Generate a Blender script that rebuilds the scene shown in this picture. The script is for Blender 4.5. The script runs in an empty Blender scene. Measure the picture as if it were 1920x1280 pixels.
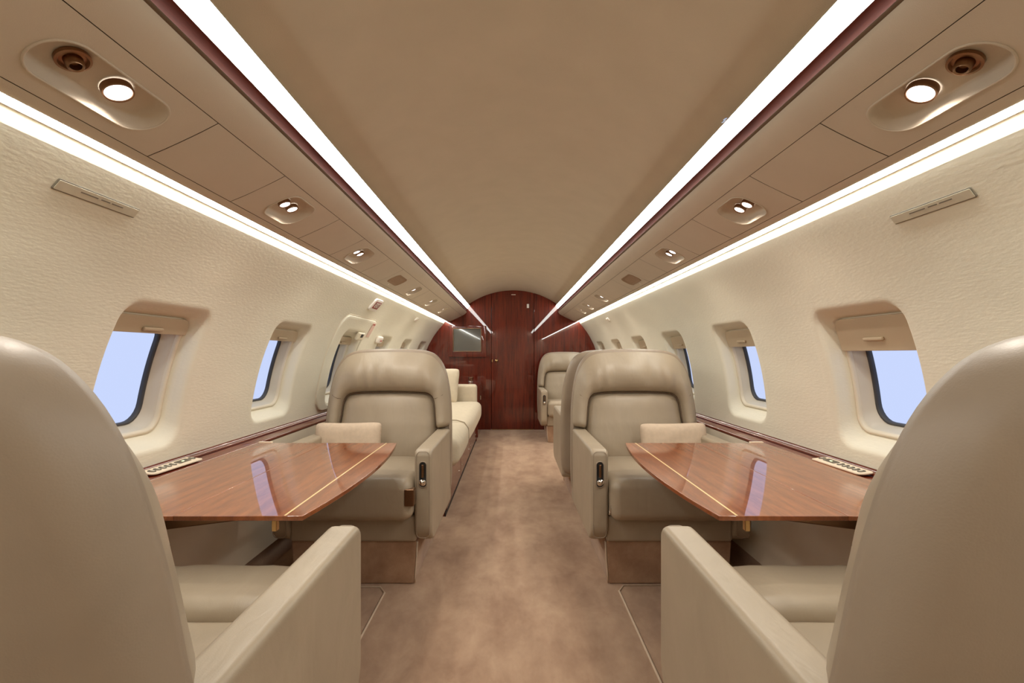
import bpy, bmesh, math, random
import numpy as np
from mathutils import Vector, Matrix
random.seed(7)
SC = bpy.context.scene
COL = SC.collection
PI = math.pi

# ------------------------------------------------------------------ camera, world, exposure
F_PX = 900.0
cam_d = bpy.data.cameras.new('camera')
cam = bpy.data.objects.new('camera', cam_d); COL.objects.link(cam)
cam.location = (0, 0, 1.0); cam.rotation_euler = (PI/2, 0, 0)
cam_d.sensor_width = 36.0; cam_d.lens = F_PX/1920*36.0
cam_d.shift_x = 2/1920; cam_d.shift_y = 24/1920
cam_d.clip_start = 0.02; cam_d.clip_end = 200
SC.camera = cam
SC.view_settings.view_transform = 'Standard'
SC.view_settings.look = 'None'
SC.view_settings.gamma = 1.0
SC.view_settings.use_curve_mapping = False
SC.view_settings.exposure = 0.42
SC.cycles.max_bounces = 12
SC.cycles.diffuse_bounces = 8
SC.cycles.glossy_bounces = 5
SC.cycles.caustics_reflective = False
SC.cycles.caustics_refractive = False
SC.cycles.sample_clamp_indirect = 6.0
w = bpy.data.worlds.new('sky'); SC.world = w; w.use_nodes = True
bg = w.node_tree.nodes['Background']
bg.inputs[0].default_value = (0.59, 0.69, 1.0, 1); bg.inputs[1].default_value = 0.747
STRIP_IN = 9.5      # ceiling light strips
STRIP_LOW = 23.0    # cove strips above the side walls
READ_W = 1.6        # reading lamps, watt

# ------------------------------------------------------------------ materials
def lin(c):
    return tuple(((v/255)/12.92 if v/255 <= .04045 else ((v/255+.055)/1.055)**2.4) for v in c)+(1,)
def newmat(name):
    m = bpy.data.materials.new(name); m.use_nodes = True
    return m, m.node_tree, m.node_tree.nodes['Principled BSDF']
def N(nt, t, **k):
    n = nt.nodes.new(t)
    for a, b in k.items():
        if a in n.inputs: n.inputs[a].default_value = b
        else: setattr(n, a, b)
    return n
def plain(name, c, rough=.5, metal=0, var=.05, vscale=9, bump=0, bscale=300, coat=0, spec=.5, stretch=(1,1,1), sheen=0):
    m, nt, p = newmat(name); L = nt.links.new
    co = N(nt, 'ShaderNodeTexCoord'); mp = N(nt, 'ShaderNodeMapping'); mp.inputs['Scale'].default_value = stretch
    L(co.outputs['Object'], mp.inputs[0])
    no = N(nt, 'ShaderNodeTexNoise', Scale=vscale, Detail=4.0); L(mp.outputs[0], no.inputs['Vector'])
    r = N(nt, 'ShaderNodeValToRGB'); c1 = lin(c)
    r.color_ramp.elements[0].position = .3; r.color_ramp.elements[1].position = .7
    r.color_ramp.elements[0].color = tuple(v*(1-var) for v in c1[:3])+(1,)
    r.color_ramp.elements[1].color = tuple(min(1, v*(1+var)) for v in c1[:3])+(1,)
    L(no.outputs['Fac'], r.inputs[0]); L(r.outputs[0], p.inputs['Base Color'])
    p.inputs['Roughness'].default_value = rough; p.inputs['Metallic'].default_value = metal
    p.inputs['Coat Weight'].default_value = coat; p.inputs['Coat Roughness'].default_value = .03
    p.inputs['Specular IOR Level'].default_value = spec
    if sheen: p.inputs['Sheen Weight'].default_value = sheen
    if bump:
        n2 = N(nt, 'ShaderNodeTexNoise', Scale=bscale, Detail=3.0); L(mp.outputs[0], n2.inputs['Vector'])
        b = N(nt, 'ShaderNodeBump', Strength=bump, Distance=.002); L(n2.outputs['Fac'], b.inputs['Height'])
        L(b.outputs[0], p.inputs['Normal'])
    return m
def leather(name, c, wrinkle=.35):
    m, nt, p = newmat(name); L = nt.links.new
    co = N(nt, 'ShaderNodeTexCoord')
    a = N(nt, 'ShaderNodeTexNoise', Scale=5.0, Detail=3.0, Distortion=.6); L(co.outputs['Object'], a.inputs['Vector'])
    v = N(nt, 'ShaderNodeTexVoronoi', Scale=420.0); L(co.outputs['Object'], v.inputs['Vector'])
    b1 = N(nt, 'ShaderNodeBump', Strength=wrinkle, Distance=.012); L(a.outputs['Fac'], b1.inputs['Height'])
    b2 = N(nt, 'ShaderNodeBump', Strength=.12, Distance=.0006); L(v.outputs['Distance'], b2.inputs['Height']); L(b1.outputs[0], b2.inputs['Normal'])
    mp = N(nt, 'ShaderNodeMapping'); mp.inputs['Scale'].default_value = (26, 10, 5); L(co.outputs['Object'], mp.inputs[0])
    cw = N(nt, 'ShaderNodeTexNoise', Scale=1.0, Detail=2.0, Distortion=1.2); L(mp.outputs[0], cw.inputs['Vector'])
    b3 = N(nt, 'ShaderNodeBump', Strength=wrinkle*.8, Distance=.004); L(cw.outputs['Fac'], b3.inputs['Height']); L(b2.outputs[0], b3.inputs['Normal'])
    L(b3.outputs[0], p.inputs['Normal'])
    r = N(nt, 'ShaderNodeValToRGB'); c1 = lin(c)
    r.color_ramp.elements[0].position = .3; r.color_ramp.elements[1].position = .7
    r.color_ramp.elements[0].color = tuple(x*.93 for x in c1[:3])+(1,); r.color_ramp.elements[1].color = tuple(x*1.05 for x in c1[:3])+(1,)
    L(a.outputs['Fac'], r.inputs[0]); L(r.outputs[0], p.inputs['Base Color'])
    p.inputs['Roughness'].default_value = .42; p.inputs['Specular IOR Level'].default_value = .45
    return m
def wood(name, cd, cl, stretch, scale=6.0, rough=.25, coat=1.0, fine=60.0):
    m, nt, p = newmat(name); L = nt.links.new; p.inputs['Coat IOR'].default_value = 1.6; p.inputs['Specular IOR Level'].default_value = .15
    co = N(nt, 'ShaderNodeTexCoord'); mp = N(nt, 'ShaderNodeMapping'); mp.inputs['Scale'].default_value = stretch
    L(co.outputs['Object'], mp.inputs[0])
    a = N(nt, 'ShaderNodeTexNoise', Scale=scale, Detail=6.0, Roughness=.6, Distortion=.4); L(mp.outputs[0], a.inputs['Vector'])
    f = N(nt, 'ShaderNodeTexNoise', Scale=fine, Detail=4.0, Roughness=.7); L(mp.outputs[0], f.inputs['Vector'])
    mx = N(nt, 'ShaderNodeMath', operation='MULTIPLY_ADD'); mx.inputs[1].default_value = .35; L(f.outputs['Fac'], mx.inputs[0])
    mu = N(nt, 'ShaderNodeMath', operation='MULTIPLY'); mu.inputs[1].default_value = .65; L(a.outputs['Fac'], mu.inputs[0]); L(mu.outputs[0], mx.inputs[2])
    r = N(nt, 'ShaderNodeValToRGB'); r.color_ramp.elements[0].position = .38; r.color_ramp.elements[1].position = .62
    r.color_ramp.elements[0].color = lin(cd); r.color_ramp.elements[1].color = lin(cl)
    L(mx.outputs[0], r.inputs[0]); L(r.outputs[0], p.inputs['Base Color'])
    p.inputs['Roughness'].default_value = rough; p.inputs['Coat Weight'].default_value = coat; p.inputs['Coat Roughness'].default_value = .015
    return m
def emit(name, c, s):
    m, nt, p = newmat(name)
    p.inputs['Base Color'].default_value = (.8, .8, .8, 1)
    p.inputs['Emission Color'].default_value = c; p.inputs['Emission Strength'].default_value = s
    return m

M = {}
M['ceiling'] = plain('ceiling_fabric', (190,174,150), .85, var=.03, bump=.25, bscale=500, spec=.2)
M['bin'] = plain('bin_vinyl', (204,192,175), .7, var=.02, bump=.2, bscale=600, spec=.25)
M['wall'] = plain('wall_fabric', (226,221,203), .75, var=.03, vscale=5, bump=.34, bscale=95, spec=.25, stretch=(1,.5,1.6))
M['lower_wall'] = plain('lower_wall_vinyl', (226,214,194), .7, var=.03, bump=.2, bscale=300)
M['frame'] = plain('window_frame_plastic', (222,212,190), .4, var=.01)
M['bezel'] = plain('window_bezel_plastic', (205,200,188), .35, var=.02)
M['shade'] = plain('window_shade_plastic', (190,173,146), .5, var=.02)
M['gasket'] = plain('gasket_rubber', (62,62,64), .55, var=.05)
M['leather'] = leather('taupe_leather', (166,151,130))
M['leather_dark'] = leather('taupe_leather_shell', (155,139,121), .12)
M['piping'] = plain('seam_piping', (104,84,64), .6)
M['linen'] = plain('linen_fabric', (204,184,162), .9, var=.05, vscale=60, bump=.5, bscale=700, spec=.15)
M['sofa'] = plain('sofa_fabric', (204,192,170), .85, var=.04, vscale=30, bump=.4, bscale=500, spec=.2)
M['mahogany'] = wood('mahogany_bulkhead', (72,18,8), (116,36,16), (9,9,.5), 5.0)
M['mahogany_trim'] = wood('mahogany_trim', (88,32,18), (116,46,26), (3,.3,3), 4.0, rough=.3)
M['walnut'] = wood('table_veneer', (120,60,30), (156,88,46), (7,.7,3), 6.0, rough=.4)
M['walnut'].node_tree.nodes['Principled BSDF'].inputs['Coat IOR'].default_value = 1.85
M['band'] = wood('ceiling_wood_band', (78,32,24), (100,46,34), (8,.6,8), 6.0, rough=.75, coat=0)
M['brass'] = plain('satin_brass', (200,165,115), .22, 1.0, var=.03)
M['bronze'] = plain('bronze_metal', (150,118,92), .3, 1.0, var=.03)
M['chrome'] = plain('polished_chrome', (225,220,212), .08, 1.0, var=.0)
M['inlay'] = plain('brass_inlay', (240,212,150), .35, .0, var=.02, coat=1)
M['black'] = plain('black_plastic', (22,20,20), .45)
M['dark_grey'] = plain('button_grey', (92,86,74), .5)
M['light_grey'] = plain('button_mark', (190,184,168), .5)
M['cream'] = plain('switch_panel_cream', (238,222,198), .35, var=.01)
M['placard'] = plain('placard_plate', (205,200,180), .35, .2, var=.06, vscale=40)
M['white'] = plain('white_plastic', (235,228,220), .4, var=.01)
M['red'] = plain('red_sign', (150,38,30), .4)
M['red_ink'] = plain('red_ink', (178,92,84), .6)
M['ink'] = plain('grey_ink', (120,112,98), .6)
M['blue'] = plain('blue_tape', (70,84,120), .5)
M['speaker'] = plain('speaker_grille', (160,132,106), .8, var=.15, vscale=900, bump=.6, bscale=900)
M['screen'] = plain('screen_glass', (96,94,88), .08, var=.02, coat=1.0)
M['strip_in'] = emit('ceiling_strip_light', (.975, .99, .935, 1), STRIP_IN)
M['strip_low'] = emit('cove_strip_light', (.975, .99, .925, 1), STRIP_LOW)
M['lamp'] = emit('reading_lamp_lens', (1, .94, .89, 1), 4.0)
M['lamp_dim'] = emit('reading_lamp_lens_dim', (1, .9, .84, 1), 2.6)
M['led'] = emit('green_display', (.75, 1, .35, 1), .8)
def carpet_mat():
    m, nt, p = newmat('tan_carpet'); L = nt.links.new
    co = N(nt, 'ShaderNodeTexCoord')
    mp = N(nt, 'ShaderNodeMapping'); mp.inputs['Scale'].default_value = (1.0, .55, 1); L(co.outputs['Object'], mp.inputs[0])
    a = N(nt, 'ShaderNodeTexNoise', Scale=5.5, Detail=8.0, Roughness=.68, Distortion=.15); L(mp.outputs[0], a.inputs['Vector'])
    f = N(nt, 'ShaderNodeTexNoise', Scale=650.0, Detail=2.0); L(co.outputs['Object'], f.inputs['Vector'])
    r = N(nt, 'ShaderNodeValToRGB'); r.color_ramp.elements[0].position = .32; r.color_ramp.elements[1].position = .68
    r.color_ramp.elements[0].color = lin((168,131,104)); r.color_ramp.elements[1].color = lin((212,177,146))
    L(a.outputs['Fac'], r.inputs[0])
    mx = N(nt, 'ShaderNodeMixRGB', blend_type='MULTIPLY'); mx.inputs[0].default_value = .35
    L(r.outputs[0], mx.inputs[1]); L(f.outputs['Fac'], mx.inputs[2]); L(mx.outputs[0], p.inputs['Base Color'])
    b = N(nt, 'ShaderNodeBump', Strength=.6, Distance=.004); L(f.outputs['Fac'], b.inputs['Height']); L(b.outputs[0], p.inputs['Normal'])
    p.inputs['Roughness'].default_value = .95; p.inputs['Specular IOR Level'].default_value = .1; p.inputs['Sheen Weight'].default_value = .25
    return m
M['carpet'] = carpet_mat()
def pane_mat():
    m = bpy.data.materials.new('window_glass'); m.use_nodes = True; nt = m.node_tree; nt.nodes.clear(); L = nt.links.new
    o = N(nt, 'ShaderNodeOutputMaterial'); t = N(nt, 'ShaderNodeBsdfTransparent'); g = N(nt, 'ShaderNodeBsdfGlossy')
    g.inputs['Roughness'].default_value = .02
    fw = N(nt, 'ShaderNodeLayerWeight', Blend=.5); fr = N(nt, 'ShaderNodeMath', operation='POWER'); fr.inputs[1].default_value = 6.0; L(fw.outputs['Facing'], fr.inputs[0]); mx = N(nt, 'ShaderNodeMixShader')
    L(fr.outputs[0], mx.inputs[0]); L(t.outputs[0], mx.inputs[1]); L(g.outputs[0], mx.inputs[2]); L(mx.outputs[0], o.inputs[0])
    return m
M['pane'] = pane_mat()

# ------------------------------------------------------------------ object helpers
def base(name):
    return name
def obj(name, verts, faces, mat, parent=None, smooth=True, wn=False, merge=0.0, flip=None):
    me = bpy.data.meshes.new(name)
    me.from_pydata([tuple(v) for v in verts], [], faces)
    bm = bmesh.new(); bm.from_mesh(me)
    if merge: bmesh.ops.remove_doubles(bm, verts=bm.verts, dist=merge)
    if flip is None: bmesh.ops.recalc_face_normals(bm, faces=bm.faces)
    for f in bm.faces: f.smooth = smooth
    bm.to_mesh(me); bm.free()
    me.materials.append(M[mat] if isinstance(mat, str) else mat)
    o = bpy.data.objects.new(name, me); COL.objects.link(o)
    if parent is not None: o.parent = parent
    if wn:
        md = o.modifiers.new('normals', 'WEIGHTED_NORMAL'); md.keep_sharp = True
    return o
def tag(o, label, cat, group=None):
    o['label'] = label; o['category'] = cat
    if group: o['group'] = group
    return o
def struct(o, label=None):
    o['kind'] = 'structure'
    if label: o['label'] = label
    return o
def thing(name, label, cat, loc=(0,0,0), rz=0, group=None, sx=1):
    o = bpy.data.objects.new(name, None); COL.objects.link(o)
    o.location = loc; o.rotation_euler = (0,0,rz); o.empty_display_size = .05
    return tag(o, label, cat, group)
def root(name, label=None):
    o = bpy.data.objects.new(name, None); COL.objects.link(o); o.empty_display_size = .05
    return struct(o, label)

def bxgeo(x0,x1,y0,y1,z0,z1):
    v = [(x,y,z) for x in (x0,x1) for y in (y0,y1) for z in (z0,z1)]
    f = [(0,1,3,2),(4,6,7,5),(0,4,5,1),(2,3,7,6),(0,2,6,4),(1,5,7,3)]
    return v, f
def box(name, lo, hi, mat, parent=None, bev=.003, seg=2):
    v, f = bxgeo(lo[0],hi[0],lo[1],hi[1],lo[2],hi[2])
    o = obj(name, v, f, mat, parent)
    if bev:
        me = o.data; bm = bmesh.new(); bm.from_mesh(me)
        bmesh.ops.bevel(bm, geom=list(bm.edges), offset=bev, segments=seg, affect='EDGES', profile=.5, clamp_overlap=True)
        for fc in bm.faces: fc.smooth = True
        bm.to_mesh(me); bm.free()
        md = o.modifiers.new('normals', 'WEIGHTED_NORMAL')
    else:
        for p in o.data.polygons: p.use_smooth = False
    return o
def softbox(name, c, size, r, mat, parent=None, k=4, m=8, fn=None):
    h = [s/2 for s in size]; r = min(r, min(h)*.98)
    ax = []
    for i in range(3):
        inn = h[i]-r
        mid = list(np.linspace(-inn, inn, m+1))
        out = [inn + r*math.tan(PI/4*j/k) for j in range(1, k+1)]
        ax.append([-x for x in reversed(out)] + mid + out)
    vs, fs = [], []
    for i in range(3):
        a, b = (i+1) % 3, (i+2) % 3
        for s in (-1, 1):
            st = len(vs); A, B = ax[a], ax[b]
            for x in A:
                for y in B:
                    p = [0,0,0]; p[i] = s*h[i]; p[a] = x; p[b] = y
                    q = [max(-(h[j]-r), min(h[j]-r, p[j])) for j in range(3)]
                    d = Vector([p[j]-q[j] for j in range(3)]); d.normalize()
                    vs.append([q[j]+d[j]*r for j in range(3)])
            nb = len(B)
            for x in range(len(A)-1):
                for y in range(nb-1):
                    fs.append((st+x*nb+y, st+(x+1)*nb+y, st+(x+1)*nb+y+1, st+x*nb+y+1))
    if fn: vs = [fn(Vector(v), h) for v in vs]
    vs = [(v[0]+c[0], v[1]+c[1], v[2]+c[2]) for v in vs]
    return obj(name, vs, fs, mat, parent, merge=1e-5)
def lathe(name, prof, origin, axis, mat, parent=None, n=28, sharp=False):
    ax = Vector(axis).normalized(); u = ax.orthogonal().normalized(); v = ax.cross(u)
    vs, fs = [], []
    for (r, hh) in prof:
        for i in range(n):
            a = 2*PI*i/n
            vs.append(Vector(origin)+ax*hh+(u*math.cos(a)+v*math.sin(a))*max(r, 1e-5))
    for j in range(len(prof)-1):
        for i in range(n):
            fs.append((j*n+i, j*n+(i+1)%n, (j+1)*n+(i+1)%n, (j+1)*n+i))
    o = obj(name, vs, fs, mat, parent, merge=1e-6)
    if sharp: o.data.set_sharp_from_angle(angle=math.radians(40))
    return o
def tube(name, pts, r, mat, parent=None, n=8, closed=False):
    pts = [Vector(p) for p in pts]; vs, fs = [], []; L_ = len(pts); prev = None
    for i, p in enumerate(pts):
        a = pts[(i-1) % L_] if (closed or i > 0) else p
        b = pts[(i+1) % L_] if (closed or i < L_-1) else p
        t = (b-a).normalized()
        if prev is None: u = t.orthogonal().normalized()
        else: u = (prev - t*prev.dot(t)).normalized()
        prev = u; v = t.cross(u)
        for k in range(n):
            an = 2*PI*k/n; vs.append(p+(u*math.cos(an)+v*math.sin(an))*r)
    for i in range(L_ if closed else L_-1):
        j = (i+1) % L_
        for k in range(n):
            fs.append((i*n+k, i*n+(k+1)%n, j*n+(k+1)%n, j*n+k))
    if not closed:
        fs.append(tuple(range(n))); fs.append(tuple((L_-1)*n+k for k in range(n)))
    return obj(name, vs, fs, mat, parent)
def rrect(hw, z0, z1, r, n=6, rtop=None, m=0):
    """rounded rectangle loop around u in +-hw, v in z0..z1, counter-clockwise starting lower right"""
    rt = rtop if rtop is not None else r
    out = []
    for (cx, cy, a0, rr) in ((hw-r, z0+r, -PI/2, r), (hw-rt, z1-rt, 0, rt), (-hw+rt, z1-rt, PI/2, rt), (-hw+r, z0+r, PI, r)):
        for i in range(n+1):
            a = a0+PI/2*i/n
            out.append((cx+rr*math.cos(a), cy+rr*math.sin(a)))
    if m:
        o2 = []
        for q in range(4):
            seg = out[q*(n+1):(q+1)*(n+1)]; nx = out[((q+1)*(n+1)) % len(out)]; o2 += seg
            for j in range(1, m): o2.append((seg[-1][0]+(nx[0]-seg[-1][0])*j/m, seg[-1][1]+(nx[1]-seg[-1][1])*j/m))
        out = o2
    return out
def poly_round(pts, rs, n=7):
    out = []
    L_ = len(pts)
    for i in range(L_):
        p = Vector(pts[i]); a = (Vector(pts[i-1])-p).normalized(); b = (Vector(pts[(i+1) % L_])-p).normalized()
        r = rs[i] if isinstance(rs, (list, tuple)) else rs
        if r <= 0: out.append(tuple(p)); continue
        ang = a.angle(b); d = r/math.tan(ang/2); c = p+(a+b).normalized()*(r/math.sin(ang/2))
        s = p+a*d; e = p+b*d
        v0 = s-c; v1 = e-c; tot = v0.angle_signed(v1)
        for k in range(n+1):
            t = -tot*k/n
            out.append((c.x+v0.x*math.cos(t)-v0.y*math.sin(t), c.y+v0.x*math.sin(t)+v0.y*math.cos(t)))
    return out
def inset(loop, d):
    L_ = len(loop); out = []
    area = sum(loop[i][0]*loop[(i+1)%L_][1]-loop[(i+1)%L_][0]*loop[i][1] for i in range(L_))
    sg = 1 if area > 0 else -1
    for i in range(L_):
        a = Vector(loop[i-1]); p = Vector(loop[i]); b = Vector(loop[(i+1) % L_])
        t1 = (p-a); t2 = (b-p)
        if t1.length < 1e-7: t1 = t2
        if t2.length < 1e-7: t2 = t1
        t1 = t1.normalized(); t2 = t2.normalized()
        n1 = Vector((-t1.y, t1.x))*sg; n2 = Vector((-t2.y, t2.x))*sg
        m_ = n1+n2
        m_ = m_.normalized()/max(.5, math.cos(n1.angle(n2, 0)/2)) if m_.length > 1e-6 else n1
        out.append((p.x+m_.x*d, p.y+m_.y*d))
    return out
def slab(name, loop, t, r, fn, mat, parent=None, seg=4, wn=True):
    """extruded outline with rounded rims. fn(a,b,c): c in -t/2..t/2"""
    rings = []
    for s in (-1, 1):
        rr = []
        for i in range(seg+1):
            th = PI/2*i/seg
            rr.append((r*(1-math.sin(th)) , s*(t/2-r+r*math.cos(th))))
        rings += rr if s == -1 else rr[::-1]
    vs, fs = [], []; n = len(loop)
    for (ins, c) in rings:
        lp = inset(loop, ins) if ins > 1e-9 else loop
        vs += [fn(a, b, c) for (a, b) in lp]
    for j in range(len(rings)-1):
        for i in range(n):
            fs.append((j*n+i, j*n+(i+1)%n, (j+1)*n+(i+1)%n, (j+1)*n+i))
    fs.append(tuple(range(n))); fs.append(tuple((len(rings)-1)*n+i for i in range(n)))
    return obj(name, vs, fs, mat, parent, wn=wn)
def rings_obj(name, rings, mat, parent=None, close=True, cap_last=False, cap_first=False, flip=None):
    n = len(rings[0]); vs = [p for r in rings for p in r]; fs = []
    for j in range(len(rings)-1):
        for i in range(n if close else n-1):
            fs.append((j*n+i, j*n+(i+1)%n, (j+1)*n+(i+1)%n, (j+1)*n+i))
    if cap_last: fs.append(tuple((len(rings)-1)*n+i for i in range(n)))
    if cap_first: fs.append(tuple(range(n)))
    return obj(name, vs, fs, mat, parent, flip=flip)
def text_obj(name, s, size, fn, mat, parent=None, depth=.0008):
    cu = bpy.data.curves.new('t', 'FONT'); cu.body = s; cu.size = size; cu.extrude = depth; cu.align_x = 'CENTER'; cu.align_y = 'CENTER'
    cu.offset = size*.02
    to = bpy.data.objects.new('t', cu); COL.objects.link(to)
    dg = bpy.context.evaluated_depsgraph_get(); me = bpy.data.meshes.new_from_object(to.evaluated_get(dg))
    vs = [fn(v.co.x, v.co.y, v.co.z) for v in me.vertices]; fs = [tuple(p.vertices) for p in me.polygons]
    bpy.data.objects.remove(to); bpy.data.curves.remove(cu); bpy.data.meshes.remove(me)
    return obj(name, vs, fs, mat, parent, smooth=False)

# ------------------------------------------------------------------ hull section
Y0, Y1 = -1.30, 6.38
def c_off(z): return .036*(z-1)
_z = np.array([1.405,1.306,1.22,1.14,1.06,.94,.82,.71,.62]); _x = np.array([.905,.99,1.045,1.09,1.125,1.16,1.185,1.2,1.206])
_pf = np.polyfit(_z, _x, 4)
def Wx(z): return float(np.polyval(_pf, z))
def S(side, y, z, d=0.0):
    """point on a side wall, d metres outwards along its normal"""
    e = .004; sl = (Wx(z+e)-Wx(z-e))/(2*e)
    n = Vector((1, -sl)).normalized()
    X = Wx(z)+n.x*d; Z = z+n.y*d
    return (side*X+c_off(z), y, Z)
def sec(side, x, z): return (side*x+c_off(z), z)
def strip_obj(name, side, prof, y0, y1, mat, parent=None, ny=1, smooth=True, flip=None):
    rs = []
    ys = np.linspace(y0, y1, ny+1)
    vs, fs = [], []
    for y in ys:
        for (x, z) in prof:
            X, Z = sec(side, x, z); vs.append((X, y, Z))
    n = len(prof)
    for j in range(ny):
        for i in range(n-1):
            fs.append((j*n+i, j*n+i+1, (j+1)*n+i+1, (j+1)*n+i))
    return obj(name, vs, fs, mat, parent, smooth=smooth)
def smooth_curve(pts, n):
    """Catmull-Rom through pts resampled to n+1 points by arc length"""
    P = [Vector(p) for p in pts]; P = [P[0]*2-P[1]]+P+[P[-1]*2-P[-2]]; out = []
    for i in range(1, len(P)-2):
        for k in range(16):
            t = k/16; a, b, c, d = P[i-1:i+3]
            out.append(.5*((2*b)+(c-a)*t+(2*a-5*b+4*c-d)*t*t+(3*b-a-3*c+d)*t**3))
    out.append(P[-2])
    L_ = [0]
    for i in range(1, len(out)): L_.append(L_[-1]+(out[i]-out[i-1]).length)
    res = []
    for k in range(n+1):
        s = L_[-1]*k/n; j = max(1, min(len(L_)-1, int(np.searchsorted(L_, s))))
        t = (s-L_[j-1])/max(1e-9, L_[j]-L_[j-1]); res.append(tuple(out[j-1].lerp(out[j], max(0, min(1, t)))))
    return res

# floor
v, f = bxgeo(-1.27, 1.27, Y0, Y1+.02, -.04, 0)
struct(obj('floor', v, f, 'carpet', smooth=False), 'tan mottled cut-pile carpet down the aisle')
# ceiling arc
R_ = (.587**2+.185**2)/(2*.185)
arc = []
for i in range(33):
    x = -.587+1.174*i/32
    arc.append((x, 1.85-(R_-math.sqrt(R_*R_-x*x))))
vs, fs = [], []
for y in (Y0, Y1+.01):
    for (x, z) in arc: vs.append((x+c_off(z), y, z))
n = len(arc)
for i in range(n-1): fs.append((i, i+1, n+i+1, n+i))
struct(obj('ceiling', vs, fs, 'ceiling'), 'beige padded ceiling panel arching over the aisle')

side_word = {-1: 'left', 1: 'right'}
SEAM_Y = [-1.30, .60, 1.065, 1.38, 1.82, 2.13, 2.57, 2.90, 3.28, 3.85, 4.20, 4.58, 4.95, 5.38, 6.38]
binprof = [(.668,1.512),(.705,1.4925),(.745,1.473),(.785,1.4545),(.822,1.439)]
def bin_pt(side, y, s, d=0.0):
    """s in 0..1 across the underside, d metres up into the panel"""
    x = .668+(.822-.668)*s
    z = float(np.interp(x, [p[0] for p in binprof], [p[1] for p in binprof]))
    nx, nz = -.43*0+.43, .90
    X, Z = x+nx*d*1.0, z+nz*d
    return (side*X+c_off(Z), y, Z)
# service units: (side, y, half length, kind)
UNITS = []
for y, hl, k in ((.862,.130,'long'),(1.585,.092,'pair'),(2.31,.090,'pair'),(3.08,.12,'speaker'),(3.60,.078,'pair'),(4.38,.078,'pair'),(5.15,.078,'pair')):
    UNITS.append((-1, y, hl, k))
for y, hl, k in ((.868,.130,'long'),(1.59,.092,'pair'),(2.31,.090,'pair'),(3.05,.12,'speaker'),(4.04,.078,'pair'),(4.74,.078,'pair'),(5.22,.078,'pair')):
    UNITS.append((1, y, hl, k))

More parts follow.
